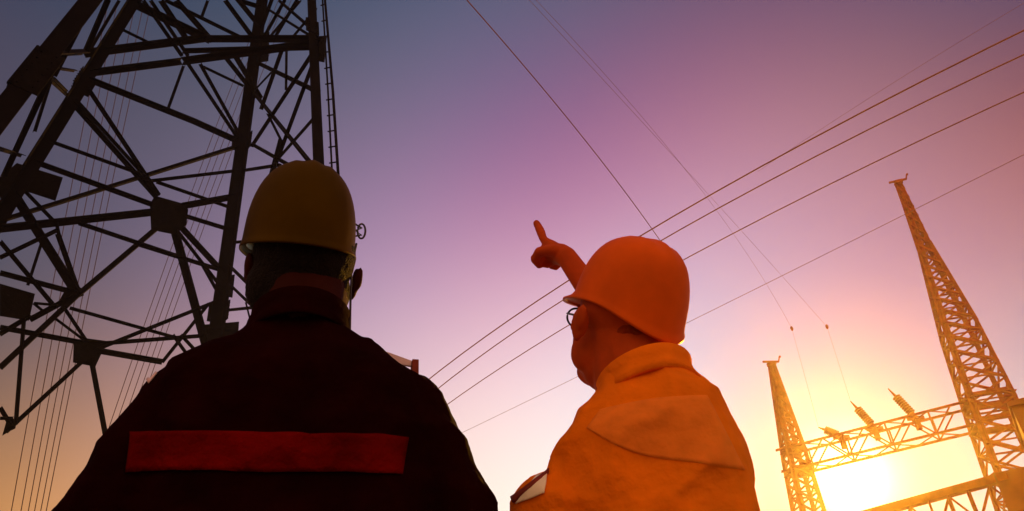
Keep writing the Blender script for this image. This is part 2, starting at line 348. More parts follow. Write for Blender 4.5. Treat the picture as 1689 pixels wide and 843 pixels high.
gusset([(384,228),(402,222),(406,248),(382,246)], '23')
gusset([(12,690),(26,690),(26,705),(4,718)], '23')
gusset([(335,535),(395,530),(392,572),(335,575)], '23')
gusset([(356,458),(388,452),(384,490),(360,486)], '23')
gusset([(510,60),(536,58),(532,102),(512,98)], '34')
gusset([(415,55),(442,52),(440,100),(416,104)], '34')
gusset([(228,283),(242,284),(246,296),(232,298)], '23', .04)
# plain bracing outside the view: below and above
mb = MB()
for i in range(4):
    j = (i+1) % 4
    for z0, z1 in ((0.2, 3.6),):
        mb.angle(legp(i, z0), legp(j, z1), .12); mb.angle(legp(j, z0), legp(i, z1), .12)
    for z0, z1 in ((17, 19), (19, 21), (21, 23), (23, 25), (25, 27)):
        mb.angle(legp(i, z0), legp(j, z1), .09); mb.angle(legp(j, z0), legp(i, z1), .09); mb.angle(legp(i, z1), legp(j, z1), .09)
for z in (20, 23.5, 27):
    for s in (-1, 1):
        c = ctr(z); tip = c+Vector((.78*s*5, -.62*s*5, .2))
        for i in range(4): mb.angle(legp(i, z), tip, .09)
        mb.angle(ctr(z+1.2), tip, .09)
tag(tb(mb, 'upper_bracing'), kind='stuff')
# climbing ladder beside the fourth leg
lad = MB()
def lp(px, py, off=.0):
    p, nn = plane_hit(px, py, '34'); return p
rail = [(533, -60), (536, 0), (549, 150), (558, 290), (568, 420)]
for a, b in zip(rail, rail[1:]): lad.box(lp(*a), lp(*b), .045, .02)
rail2 = [(525+3, -60), (529+3, 0), (540+1, 150), (548, 290), (557, 420)]
for a, b in zip(rail2, rail2[1:]): lad.box(lp(*a), lp(*b), .03, .015)
ladder = tb(lad, 'ladder')
def lerp_y(pl, y):
    for (x0, y0), (x1, y1) in zip(pl, pl[1:]):
        if y0 <= y <= y1: return x0+(x1-x0)*(y-y0)/(y1-y0)
for y in range(-45, 415, 26):
    rg = MB(); a = lp(lerp_y(rail2, y)-3, y+2); b = lp(lerp_y(rail, y), y); rg.tube(a, b, .014, n=6)
    r_ = rg.xf(T).build('rung', M_STEEL, ladder)

# ------------------------------------------------------------------ conductors
def conductor(pts, r, label, group, n=30, name='power_cable', ext=0.0, mt=M_WIRE, end=.5):
    p = [Vector(q) for q in pts]
    out = []
    if len(p) == 2:
        L0 = (p[1]-p[0]).length
        for k in range(n+1):
            t = k/n; q = p[0].lerp(p[1], t); q = q - Vector((0, 0, 1))*4*ext*t*(1-t); out.append(q)
    else:   # smooth curve through three points, carried on past both ends
        d0 = (p[1]-p[0]).length; d1 = (p[2]-p[1]).length; t1 = d0/(d0+d1)
        for k in range(n+1):
            t = -.5+(1.5+end)*k/n
            q = p[0]*((t-t1)*(t-1)/(t1)) + p[1]*(t*(t-1)/(t1*(t1-1))) + p[2]*(t*(t-t1)/(1-t1)); out.append(q)
    mb = MB(); mb.path(out, r, 6)
    return tag(mb.build(name, mt), label, 'power line', group)
G1 = 'cables sweeping down from the upper right'
for i, (pp, r, nm) in enumerate([(((1689,50),(1055,390),(712,622)), .023, 'highest of the thick cables sweeping from the right edge down behind the right-hand helmet'),
        (((1689,90),(1085,400),(730,635)), .021, 'second thick cable down from the right edge, close under the highest one'),
        (((1689,152),(1125,430),(745,662)), .019, 'third thick cable from the top, passing behind the right-hand helmet'),
        (((1689,255),(1350,425),(770,710)), .010, 'lowest faint cable from the right edge, crossing behind the tall mast tip')]):
    conductor([at_z(x, y, 15) for x, y in pp], r, nm, G1)
conductor([at_z(x, y, 15) for x, y in ((1689,5),(1500,120),(1250,283))], .004, 'very thin faint wire in the top right corner above the thick cables', G1, n=20, end=0.0)
G2 = 'thin cables crossing the open sky'
for pp, r, nm in [(((770,0),(940,200),(1070,370)), .013, 'leftmost thin cable running down the middle of the violet sky to the right-hand helmet'),
                  ]:
    conductor([at_z(x, y, 16) for x, y in pp], r, nm, G2, end=.19)
ORD = ['leftmost', 'second from the left', 'third from the left', 'fourth from the left', 'fifth from the left', 'rightmost']
G3 = 'bundle of thin wires behind the left of the pylon'
for k, (x0, x1) in enumerate(((192, 20), (207, 36), (222, 48), (238, 58), (252, 68), (264, 77))):
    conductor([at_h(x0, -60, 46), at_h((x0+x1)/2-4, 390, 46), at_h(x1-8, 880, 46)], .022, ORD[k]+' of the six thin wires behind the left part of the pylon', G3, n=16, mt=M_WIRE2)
G4 = 'bundle of thin wires behind the right of the pylon'
for k, (x0, x1) in enumerate(((396, 176), (407, 186), (417, 197), (428, 207), (438, 216))):
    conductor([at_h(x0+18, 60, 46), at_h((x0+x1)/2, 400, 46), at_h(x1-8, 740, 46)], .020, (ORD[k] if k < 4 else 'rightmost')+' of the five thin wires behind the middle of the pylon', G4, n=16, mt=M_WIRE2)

# ------------------------------------------------------------------ substation masts and gantry
def mast(name, base, top, hw, tz, rot, panels, label, kink):
    root = empty(name, (base.x, base.y, 0), rot); tag(root, label, 'lattice mast', 'lattice masts of the switchyard')
    def hwz(z):
        for (z0, h0), (z1, h1) in zip(kink, kink[1:]):
            if z0 <= z <= z1: return h0+(h1-h0)*(z-z0)/(z1-z0)
        return kink[-1][1]
    S4 = [(-1, -1), (1, -1), (1, 1), (-1, 1)]
    off = Vector((top.x-base.x, top.y-base.y, 0)); off = Matrix.Rotation(-rot, 3, 'Z') @ off
    P = lambda i, z: Vector((S4[i][0]*hwz(z), S4[i][1]*hwz(z), z)) + off*(z/tz)
    for i in range(4):
        mb = MB()
        for (z0, _), (z1, _) in zip(kink, kink[1:]): mb.angle(P(i, z0), P(i, z1), .17)
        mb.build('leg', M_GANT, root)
    # panel heights shrink with the width
    zs = [0.0]; 
    while zs[-1] < tz-.4: zs.append(min(tz, zs[-1]+max(.5, 1.05*hwz(zs[-1])*tz/22/ (panels/12))))
    vis = [z for z in zs if z > 2.0]
    cnt = 0; low_ = MB(); keep = []
    for j in range(len(zs)-1):
        for i in range(4):
            k = (i+1) % 4
            a, b = (i, k) if j % 2 else (k, i)
            segs = [(P(a, zs[j]), P(b, zs[j+1]), .075), (P(b, zs[j]), P(a, zs[j+1]), .075)]
            if j % 2 == 0: segs.append((P(i, zs[j+1]), P(k, zs[j+1]), .06))
            keep += [(zs[j], s) for s in segs]
    keep.sort(key=lambda q: -q[0])
    n_parts = [q for q in keep if 5.5 < q[0]][-92:]; ids = set(id(q) for q in n_parts)
    for q in keep:
        a, b, w = q[1]
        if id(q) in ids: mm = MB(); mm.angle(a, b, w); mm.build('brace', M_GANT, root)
        else: low_.angle(a, b, w)
    tag(low_.build('small_bracing', M_GANT, root), kind='stuff')
    for zb in (HB-.62, HB+.28):
        fr = MB()
        for i in range(4): fr.angle(P(i, zb), P((i+1) % 4, zb), .20)
        fr.build('collar_frame', M_GANT, root)
    cp = MB(); z = tz; c = Vector((0, 0, 0))+off
    cp.box(c+Vector((0, 0, z-.02)), c+Vector((0, 0, z+.12)), hwz(z)*2+.14, hwz(z)*2+.14)
    cp.build('cap_plate', M_GANT, root)
    hk = MB(); hk.box(c+Vector((-.35, 0, z+.15)), c+Vector((.35, 0, z+.15)), .07); hk.tube(c+Vector((.34, 0, z+.15)), c+Vector((.42, 0, z+.36)), .03)
    hk.ell(c+Vector((.45, 0, z+.38)), .05, None, 8, 6); hk.build('wire_bracket', M_GANT, root)
    return root
D1, D2 = 31.1, 31.8
b1 = at_h(1618, 670, D1); t1 = at_h(1485, 302, D1); b2 = at_h(1299, 752, D2); t2 = at_h(1273, 602, D2)
HB = 11.0
hT1, hT2 = t1.z, t2.z
mast('lattice_mast', Vector((b1.x, b1.y, 0)), Vector((b1.x+(t1.x-b1.x)*.9, b1.y+(t1.y-b1.y)*.9, 0)), 1, hT1, math.radians(-14), 12,
     'tall tapering lattice mast at the right end of the gantry', [(0, .95), (8, .80), (HB, .70), (14, .56), (hT1-3.2, .21), (hT1, .08)])
mast('lattice_mast', Vector((b2.x, b2.y, 0)), Vector((t2.x, t2.y, 0)), 1, hT2, math.radians(8), 12,
     'short yellow-lit lattice mast at the left end of the gantry', [(0, .56), (8, .46), (HB, .35), (hT2, .08)])
# gantry beam: box truss
gb = empty('gantry_beam', (b2.x, b2.y, HB-.6)); tag(gb, 'box truss beam spanning between the two lattice masts above the sun', 'truss beam')
o = Vector((b2.x, b2.y, HB-.6)); ax_ = (Vector((b1.x, b1.y, 0))-Vector((b2.x, b2.y, 0))); Lb = ax_.length-.9; ax_.normalize(); pr = Vector((-ax_.y, ax_.x, 0))
def gp(s, k, h): return ax_*s + pr*(k*.42) + Vector((0, 0, h))
Hb = .85
for k in (-1, 1):
    for h in (0, Hb):
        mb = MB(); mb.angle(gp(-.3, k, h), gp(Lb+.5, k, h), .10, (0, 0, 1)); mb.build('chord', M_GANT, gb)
npan = 8
for j in range(npan):
    s0, s1 = Lb*j/npan, Lb*(j+1)/npan
    for k in (-1, 1):
        mb = MB(); a, b = (0, Hb) if j % 2 else (Hb, 0); mb.angle(gp(s0, k, a), gp(s1, k, b), .06); mb.build('brace', M_GANT, gb)
        if j % 2: mb = MB(); mb.angle(gp(s0, k, 0), gp(s0, k, Hb), .05); mb.build('brace', M_GANT, gb)
    for h in (0, Hb):
        mb = MB(); a, b = (-1, 1) if j % 2 else (1, -1); mb.angle(gp(s0, a, h), gp(s1, b, h), .05); mb.build('brace', M_GANT, gb)
# strain insulators leaning from the beam
def insulator(bp, tp, label):
    # base on the beam top at pixel bp; tip pixel tp at the same reach
    dd = ray(*bp); nrm = Vector((dd.x, dd.y, 0)).normalized()
    # point of the beam axis line in this direction
    q = (o-CAM); den = dd.x*ax_.y-dd.y*ax_.x; t = (q.x*ax_.y-q.y*ax_.x)/den; base = CAM+dd*t
    base.z = HB-.6+Hb+.05
    dt = ray(*tp); tt = (base-CAM).dot(nrm)/dt.dot(nrm); tip = CAM+dt*tt
    root = empty('insulator', base); tag(root, label, 'insulator', 'insulators on the gantry beam')
    TIPS.append(tip.copy()); tip = tip-base; base0 = Vector((0, 0, 0)); d = tip.normalized(); Lh = tip.length
    mb = MB(); mb.tube(base0-Vector((0, 0, .12)), base0+d*.18, .13, .09, 10); mb.box(Vector((0, 0, -.5)), Vector((0, 0, 0)), .16); mb.box(Vector((-.3, 0, -.06)), Vector((.3, 0, -.06)), .12); mb.build('clamp', M_GANT, root)
    mb = MB(); Rg = []; s = .12*Lh; e = .72*Lh; nsh = 9
    x = Vector((0, 0, 1))-d*d.z; x.normalize(); y = d.cross(x)
    prof = [(s, .07)]
    for k in range(nsh):
        a = s+(e-s)*k/nsh; w = (e-s)/nsh
        prof += [(a+w*.1, .135), (a+w*.35, .165), (a+w*.55, .16), (a+w*.75, .135)]
    prof.append((e, .06))
    for (l_, r_) in prof: Rg.append([base0+d*l_+x*r_*math.cos(2*math.pi*i/14)+y*r_*math.sin(2*math.pi*i/14) for i in range(14)])
    mb.rings(Rg); mb.build('porcelain_shed', M_GLASSY, root)
    mb = MB(); mb.tube(base0+d*e, tip, .055, .02, 8); mb.build('end_fitting', M_GANT, root)
TIPS = []
insulator((1392, 735), (1350, 705), 'lowest left insulator leaning off the gantry beam, nearest the sun')
insulator((1443, 708), (1403, 662), 'middle insulator of the three leaning off the gantry beam')
insulator((1508, 684), (1465, 641), 'right insulator of the three leaning off the gantry beam')
# spans that come down from overhead to a clamp, and the droppers from each clamp to an insulator
def near_on(px, py, a, b):
    d = ray(px, py); u = (b-a).normalized(); w0 = CAM-a; B_ = d.dot(u); k = 1-B_*B_
    return CAM+d*((B_*u.dot(w0)-d.dot(w0))/k)
for tip_w, top, mid, start, lb, lb2 in (
        (TIPS[0], (1306, 542), (1035, 165), (884, 0), 'lower of two thin cables running from the top edge to the left dropper clamp', 'faint dropper wire standing up from the left insulator to a small clamp'),
        (TIPS[1], (1364, 539), (1012, 150), (873, 0), 'upper of two thin cables running from the top edge to the right dropper clamp', 'faint dropper wire standing up from the middle insulator to a small clamp')):
    clampP = at_h(*top, math.hypot(tip_w.x, tip_w.y)-.4); p0 = at_z(*start, 16); m1_ = near_on(*mid, p0, clampP)
    conductor([p0, m1_, clampP], .0042, lb, G2, end=0.0, n=40)
    dr = MB(); dr.path([tip_w*(1-t)+clampP*t+Vector((0, 0, -.25*math.sin(math.pi*t))) for t in np.linspace(0, 1, 10)], .0042, 6)
    od = dr.build('dropper_cable', M_WIRE); tag(od, lb2, 'power line', 'droppers above the gantry')
    kb = MB(); kb.ell(clampP, (.06, .06, .11), None, 8, 6); kb.build('clamp', M_GANT, od)

# lower girder and the building it runs into
HG = 6.2; g0 = at_z(1662, 779, HG); g1 = at_z(1440, 840, HG); gd = (g1-g0); gd.z = 0; gl = gd.length*2.6; gd.normalize(); gr = Vector((-gd.y, gd.x, 0))
gg = empty('steel_girder', (g0.x, g0.y, HG)); tag(gg, 'thick topped truss girder low on the right, sloping under the sun', 'girder')
mb = MB(); mb.box((0, 0, -.09), gd*gl+Vector((0, 0, -.09)), .18, .30, (0, 0, 1)); mb.build('top_chord', M_GANT, gg)
mb = MB(); mb.box(Vector((0, 0, -.95)), gd*gl+Vector((0, 0, -.95)), .14, .26, (0, 0, 1)); mb.build('bottom_chord', M_GANT, gg)
npn = 18
for j in range(npn):
    s0, s1 = gl*j/npn, gl*(j+1)/npn
    mb = MB(); mb.angle(gd*s0+Vector((0, 0, -.18)), gd*s0+Vector((0, 0, -.88)), .10 if j in (2, 3) else .06); mb.build('post', M_GANT, gg)
    mb = MB(); mb.angle(gd*s0+Vector((0, 0, -.18 if j % 2 else -.88)), gd*s1+Vector((0, 0, -.88 if j % 2 else -.18)), .05); mb.build('brace', M_GANT, gg)
pst = MB(); pst.box(gd*(gl-.2)+Vector((0, 0, -HG)), gd*(gl-.2)+Vector((0, 0, -1.0)), .22); pst.build('column', M_GANT, gg)

bl = empty('control_building', (g0.x, g0.y, 0)); tag(bl, 'solid concrete building corner at the right edge of the photo', 'building')
side = Vector((g0.x, g0.y, 0)).normalized(); rgt = Vector((side.y, -side.x, 0))
dist = math.hypot(g0.x, g0.y)
tall = at_h(1667, 669, dist); x_t = (Vector((tall.x, tall.y, 0))-Vector((g0.x, g0.y, 0))).dot(rgt)
lowp = at_h(1641, 789, dist); x_l = (Vector((lowp.x, lowp.y, 0))-Vector((g0.x, g0.y, 0))).dot(rgt)
def bbox(x0, x1, y0, y1, z0, z1, name, mt=M_CONC):
    mb = MB(); P = [rgt*x+side*y for x, y in ((x0, y0), (x1, y0), (x1, y1), (x0, y1))]
    vs = [p+Vector((0, 0, z0)) for p in P]+[p+Vector((0, 0, z1)) for p in P]
    mb.add(vs, [(0, 3, 2, 1), (4, 5, 6, 7), (0, 1, 5, 4), (1, 2, 6, 5), (2, 3, 7, 6), (3, 0, 4, 7)])
    return mb.build(name, mt, bl)
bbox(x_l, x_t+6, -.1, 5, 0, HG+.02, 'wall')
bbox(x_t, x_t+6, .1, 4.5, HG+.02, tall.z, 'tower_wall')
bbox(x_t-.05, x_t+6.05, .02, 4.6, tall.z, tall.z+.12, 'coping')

# ------------------------------------------------------------------ people
class Frame:
    def __init__(s, azpx, D):
        d = ray(*azpx); s.az = math.atan2(d.x, d.y); s.D = D
        s.n = Vector((math.sin(s.az), math.cos(s.az), 0)); s.r = Vector((math.cos(s.az), -math.sin(s.az), 0)); s.o = s.n*D
        s.mat = Matrix.Translation(s.o) @ Matrix.Rotation(-s.az, 4, 'Z'); s.inv = s.mat.inverted()
    def loc(s, px, py, dy=0.0):     # pixel -> local coordinates on the person's plane shifted dy away from the camera
        d = ray(px, py); t = (s.D+dy)/d.dot(s.n); return s.inv @ (CAM+d*t)
def torso_rings(mb, rows, n=36, e=2.6):
    R = []
    for z, l, r, yf, yb in rows:     # yb: reach toward camera (negative y), yf: away
        cx = (l+r)/2; hx_ = (r-l)/2; cy = (yf+yb)/2; hy = (yf-yb)/2; ring = []
        for i in range(n):
            a = 2*math.pi*i/n; c, s_ = math.cos(a), math.sin(a)
            ring.append(Vector((cx+hx_*math.copysign(abs(c)**(2/e), c), cy+hy*math.copysign(abs(s_)**(2/e), s_), z)))
        R.append(ring)
    mb.rings(R)
def hand(mb, wrist, d, nrm, right, curls, thumb_curl=30, sc=1.0, fist=False):
    """palm + five fingers. d: finger direction, nrm: palm normal"""
    d = Vector(d).normalized(); nrm = Vector(nrm); nrm = (nrm-d*nrm.dot(d)).normalized()
    s = d.cross(nrm) if right else nrm.cross(d)          # toward the thumb
    w = Vector(wrist); rotm = Matrix((s, d, nrm)).transposed()
    mb.ell(w+d*.05*sc, (.040*sc, .052*sc, .017*sc), rotm, 18, 12); mb.ell(w+d*.068*sc, (.041*sc, .026*sc, .015*sc), rotm)
    mb.chain([w, w+d*.03*sc], [.0255*sc, .025*sc])
    if fist: mb.ell(w+d*.055*sc+nrm*.012, (.036*sc, .038*sc, .020*sc), rotm, 18, 12); mb.ell(w+d*.078*sc+nrm*.022*sc-s*.008, (.030*sc, .016*sc, .020*sc), rotm)
    lens = [(.045, .026, .021), (.048, .030, .023), (.044, .028, .022), (.034, .021, .019)]
    for k in range(4):
        fk = 1.22 if fist and k == 0 else 1.0
        off = (1.5-k)*.0205*sc; p = w+d*(.088-.004*abs(k-1)**1.3)*sc+s*off; c = curls[k]; ang_ = 0; spread = (1.5-k)*2.0; pts = [w+d*.05*sc+s*off*.8, p]; rs = [.010*sc, .0102*sc]
        for q in range(3):
            ang_ += math.radians(c[q]); dd = (d*math.cos(ang_)+nrm*math.sin(ang_)); dd = (dd+s*math.sin(math.radians(spread))).normalized()
            p = p+dd*lens[k][q]*sc*(.86 if fk > 1 else 1); pts.append(p); rs.append((.0095-.0009*q)*sc*fk*(1 if k < 3 else .88))
        mb.chain(pts, rs, 12)
    t0 = w+d*.018*sc+s*.026*sc+nrm*.006*sc; a = math.radians(thumb_curl)
    d1 = (s*math.cos(a)*.75+d*.65+nrm*math.sin(a)*.8).normalized(); t1_ = t0+d1*.040*sc
    d2 = (d*.9+s*(.35-.9*math.sin(a))+nrm*(.3+.4*math.sin(a))).normalized(); t2_ = t1_+d2*.030*sc; d3 = (d2-s*.35*math.sin(a)+nrm*.2*math.sin(a)).normalized(); t3_ = t2_+d3*.023*sc
    if fist: t1_ = t0+(d*.75+s*.25+nrm*.6).normalized()*.042*sc; t2_ = t1_+(d*.55-s*.45+nrm*.65).normalized()*.030*sc; t3_ = t2_+(d*.15-s*.95+nrm*.1).normalized()*.024*sc
    mb.chain([t0, t1_, t2_, t3_], [.014*sc, .0125*sc, .0105*sc, .009*sc], 12)
RELAX = [(22, 30, 18), (25, 34, 20), (28, 36, 22), (30, 38, 22)]
POINT = [(-20, 3, 2), (84, 102, 70), (86, 102, 70), (88, 102, 70)]
def head_prims(mb, hm, w=1.0):
    """head in its own frame (x right, y face forward, z up, origin between the ears) placed by hm"""
    t = MB()
    t.ell((0, -.012, .045), (.078*w, .098, .092)); t.ell((0, .022, -.03), (.066*w, .072, .085)); t.ell((0, .05, -.088), (.038*w, .034, .026))
    t.ell((.05*w, .015, -.05), (.02, .045, .04)); t.ell((-.05*w, .015, -.05), (.02, .045, .04))
    t.chain([(0, .092, .022), (0, .108, -.008), (0, .116, -.022)], [.008, .010, .013], 10)
    t.ell((.012, .105, -.026), .008); t.ell((-.012, .105, -.026), .008)
    t.ell((0, .088, .036), (.052, .012, .010)); t.ell((0, .093, -.050), (.024, .010, .006)); t.ell((0, .091, -.060), (.020, .011, .007))
    t.ell((.044, .072, -.006), (.020, .018, .014)); t.ell((-.044, .072, -.006), (.020, .018, .014))
    for s in (-1, 1):
        er = Matrix.Rotation(math.radians(-22*s), 3, 'Z')
        t.ell((s*.088*w, -.012, -.004), (.007, .020, .032), er); t.ell((s*.086*w, -.006, -.028), (.007, .010, .012)); t.ell((s*.094*w, -.022, .006), (.005, .012, .024), er)
    t.xf(hm); mb.v, mb.f, _ = mb.v+[], mb.f, None
    mb.add(t.v, t.f)
def helmet(parent, hm, material, label, width=.112, length=.138, height=.150, visor=.05, rear=0.0):
    root = empty('hard_hat'); root.parent = parent
    n = 56; Rg = []; 
    prof = []
    for k in range(15):
        a = math.pi/2*k/14; prof.append((math.cos(a)**.72 if k < 14 else 0.02, math.sin(a)**.92 if k else 0))
    rim = [(1.02, -.016), (1.042, -.019), (1.045, -.014), (1.02, -.008), (1.008, .0)]
    prof = [(r_, z_/height) for r_, z_ in rim] + prof[1:]
    for ri, (rr, zz) in enumerate(prof):
        ring = []
        for i in range(n):
            a = 2*math.pi*i/n; c, s_ = math.cos(a), math.sin(a)
            x, y = width*rr*c, length*rr*s_
            if ri < 4:                                  # front peak, small rear lip
                f = max(0, s_)**2.5; y += visor*f*(1 if ri in (1, 2) else .75 if ri in (0, ) else .35); 
            z = zz*height - (.010*max(0, s_)**3 if ri < 4 else 0) - (rear*max(0, -s_)**2*(1-min(1, zz*1.4)) if zz < .7 else 0)
            if zz > .25: z += (.0045*math.exp(-(x/.010)**2)+.0025*math.exp(-((abs(x)-.034)/.007)**2))*min(1, (zz-.25)*4) 
            ring.append(Vector((x, y, z)))
        Rg.append(ring)
    t = MB(); t.rings(Rg, False); nn = len(Rg)*n; t.f.append(tuple(range((len(Rg)-1)*n, nn)))
    t.xf(hm); sh = t.build('shell', material, root, True)
    sm = sh.modifiers.new('t', 'SOLIDIFY'); sm.thickness = .003; sm.offset = -1
    bd = MB(); ring = [Vector((width*.93*math.cos(2*math.pi*i/40), length*.90*math.sin(2*math.pi*i/40), -.012)) for i in range(40)]
    ring2 = [v+Vector((0, 0, .03)) for v in ring]; bd.rings([ring, ring2], False); bd.xf(hm); b = bd.build('inner_band', M_RUBBER, root, True)
    sm = b.modifiers.new('t', 'SOLIDIFY'); sm.thickness = .002
    return root
def clothes_hand_arm(body, cloth, sh, el, wr, rs, brs): 
    cloth.chain([sh, (Vector(sh)+Vector(el))/2, el, wr], rs); body.chain([sh, el, wr, Vector(wr)+(Vector(wr)-Vector(el)).normalized()*.03], brs)
def legs(body, tro, boots_parent, cx, sp, hipz, yaw=0, material=M_NAVY):
    boots = []
    for s in (-1, 1):
        hip = (cx+s*.095, 0, hipz); kn = (cx+s*sp*.8, .02, .50); an = (cx+s*sp, -.01, .12)
        tro.chain([hip, (Vector(hip)+Vector(kn))/2, kn, (Vector(kn)+Vector(an))/2, an], [.115, .098, .075, .070, .062]); body.chain([hip, kn, an], [.08, .05, .04])
        b = MB(); b.chain([(an[0], -.02, .16), (an[0], -.025, .075)], [.052, .050]); b.ell((an[0], .055, .045), (.048, .13, .044)); b.ell((an[0], .11, .045), (.048, .07, .04))
        bm_ = MB(); torso_rings(bm_, [(0.0, an[0]-.05, an[0]+.05, .185, -.085), (.022, an[0]-.05, an[0]+.05, .185, -.085)], 20)
        b.add(bm_.v, bm_.f); boots.append(b)
    return boots
def patch(frame, target, quad, nu, nv, name, material, parent, lift=.003, thick=.004, curve=None):
    """thin strip laid on a garment: the quad's grid is dropped on the cloth and given thickness"""
    me = target.data; bvh = BVHTree.FromPolygons([v.co[:] for v in me.vertices], [p.vertices[:] for p in me.polygons])
    o0 = frame.inv @ CAM; inv3 = frame.inv.to_3x3(); top, bot = [], []
    tl, tr, br, bl_ = [Vector((*q, 0)) for q in quad]; nrmav = Vector()
    grid = []
    for j in range(nv+1):
        row = []
        for i in range(nu+1):
            u, v = i/nu, j/nv; q = (tl*(1-u)+tr*u)*(1-v)+(bl_*(1-u)+br*u)*v
            if curve: q = q+Vector((0, curve(u, v), 0))
            d = inv3 @ ray(q.x, q.y); h = bvh.ray_cast(o0, d)
            row.append((h[0], h[1]) if h[0] is not None else None)
        grid.append(row)
    mb = MB(); idx = {}
    for j in range(nv+1):
        for i in range(nu+1):
            if grid[j][i]:
                p, nn = grid[j][i]
                if nn.dot(o0-p) < 0: nn = -nn
                idx[j, i] = len(mb.v); mb.v.append(tuple(p+nn*lift))
    for j in range(nv):
        for i in range(nu):
            k = [(j, i), (j, i+1), (j+1, i+1), (j+1, i)]
            if all(q in idx for q in k): mb.f.append(tuple(idx[q] for q in k))
    me = bpy.data.meshes.new(name); me.from_pydata(mb.v, [], mb.f); me.update(); me.materials.append(material)
    for p in me.polygons: p.use_smooth = True
    ob = bpy.data.objects.new(name, me); C.objects.link(ob); ob.parent = parent
    sm = ob.modifiers.new('t', 'SOLIDIFY'); sm.thickness = thick; sm.offset = 0
    return ob

# ---- worker on the left, dark workwear, yellow helmet
F1 = Frame((497, 400), 1.35)
P1 = empty('person', (F1.o.x, F1.o.y, 0), -F1.az); tag(P1, 'worker seen from behind in black workwear with a red band, yellow hard hat on', 'person', 'two workers at the substation')
hm1 = Matrix.Translation((.010, .01, 1.538)) @ Matrix.Rotation(math.radians(-4), 4, 'Y') @ Matrix.Rotation(math.radians(10), 4, 'Z') @ Matrix.Rotation(math.radians(27), 4, 'X')
body = MB(); head_prims(body, hm1, 1.17)
body.chain([(.022, .0, 1.34), (.018, -.002, 1.42), (.010, 0, 1.50)], [.084, .084, .090])
torso_rings(body, [(.86, -.13, .16, .1, -.1), (1.0, -.13, .16, .09, -.09), (1.2, -.15, .19, .1, -.1), (1.3, -.15, .19, .09, -.08), (1.35, -.08, .11, .06, -.06)])
jk = MB()
torso_rings(jk, [(.80, -.19, .23, .135, -.145), (.92, -.19, .23, .135, -.14), (1.05, -.215, .27, .13, -.13), (1.18, -.205, .255, .13, -.14), (1.26, -.205, .255, .12, -.14),
                 (1.30, -.205, .255, .105, -.125), (1.335, -.150, .205, .085, -.10), (1.365, -.11, .150, .075, -.09), (1.395, -.085, .105, .073, -.085), (1.418, -.078, .095, .07, -.08)])
shR, elR, wrR = (.222, -.005, 1.258), (.318, -.03, 1.045), (.245, .09, .96)
shL, elL, wrL = (-.172, -.005, 1.243), (-.262, -.03, 1.035), (-.19, .09, .96)
clothes_hand_arm(body, jk, shR, elR, wrR, [.070, .062, .056, .045], [.045, .038, .028, .026])
clothes_hand_arm(body, jk, shL, elL, wrL, [.068, .060, .054, .045], [.045, .038, .028, .026])
hand(body, (.225, .115, .945), (-.5, .6, -.6), (-.8, -.6, .1), True, RELAX)
hand(body, (-.165, .115, .945), (.5, .6, -.6), (.8, -.6, .1), False, RELAX)
tr1 = MB(); boots = legs(body, tr1, P1, .02, .14, .88)
torso_rings(tr1, [(.80, -.17, .21, .12, -.13), (.90, -.165, .205, .115, -.12), (.98, -.15, .19, .11, -.11)])
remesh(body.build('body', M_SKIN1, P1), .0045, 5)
cl = MB(); Rg = []
for zz, rr in ((-.030, 1.10), (-.012, 1.04), (.012, 1.0), (.030, 1.02)):
    Rg.append([Vector((.016+.085*rr*math.cos(2*math.pi*i/40), -.004+.092*rr*math.sin(2*math.pi*i/40), 1.400+zz-.012*math.sin(2*math.pi*i/40))) for i in range(40)])
cl.rings(Rg, False); clo = cl.build('collar', M_BLACK, P1, True); md = clo.modifiers.new('t', 'SOLIDIFY'); md.thickness = .006
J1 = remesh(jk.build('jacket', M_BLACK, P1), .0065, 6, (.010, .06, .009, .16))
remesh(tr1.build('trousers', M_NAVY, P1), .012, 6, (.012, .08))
for b in boots: remesh(b.build('boot', M_BOOT, P1), .008, 3)
hr = MB(); hr.ell((-.006, -.026, .035), (.100, .099, .098)); hr.ell((-.012, -.040, -.035), (.101, .066, .082)); hr.ell((0.0, -.045, -.085), (.082, .062, .060)); hr.xf(hm1); remesh(hr.build('hair', M_HAIR, P1), .006, 3, (.004, .01))
for s in (-1, 1):
    e = MB(); e.ell((s*.032, .088, .008), .012, None, 14, 10); e.xf(hm1); e.build('eye', M_EYE, P1, True)
hh1 = hm1 @ Matrix.Translation((-.015, .0, .058)) @ Matrix.Rotation(math.radians(0), 4, 'X')
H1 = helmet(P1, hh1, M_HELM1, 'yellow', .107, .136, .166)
# strap loop on the helmet's right edge, chin strap and the cord hanging at the neck
tr_ = MB(); c = F1.loc(593, 381, -.02); pts = [c+Vector((.008*math.cos(a)+.004, 0, .019*math.sin(a))) for a in np.linspace(0, 2*math.pi, 17)]
tr_.path(pts, .0022, 6); tr_.path([c+Vector((-.012, 0, .018)), c+Vector((.004, 0, .008)), c+Vector((-.008, 0, 0)), c+Vector((.004, 0, -.010)), c+Vector((-.012, 0, -.016))], .0022, 6)
tr_.build('strap_loop', M_RUBBER, H1)
st_ = MB(); st_.path([F1.loc(588, 402, .0), F1.loc(580, 440, -.02), F1.loc(578, 500, -.03), F1.loc(577, 560, -.035)], .0022, 6); st_.build('neck_cord', M_RUBBER, P1)
patch(F1, J1, [(216, 714), (671, 722), (661, 784), (206, 780)], 60, 8, 'reflective_stripe', M_RED, P1, .004, .003, lambda u, v: -5*math.sin(math.pi*u)-(2*math.sin(9*u)))
tbm = MB(); q = F1.loc(684, 606, -.02); tbm.box(q+Vector((0, .0, -.02)), q+Vector((0, 0, .012)), .012, .02); tbm.build('shoulder_tab', M_SEAM, P1)
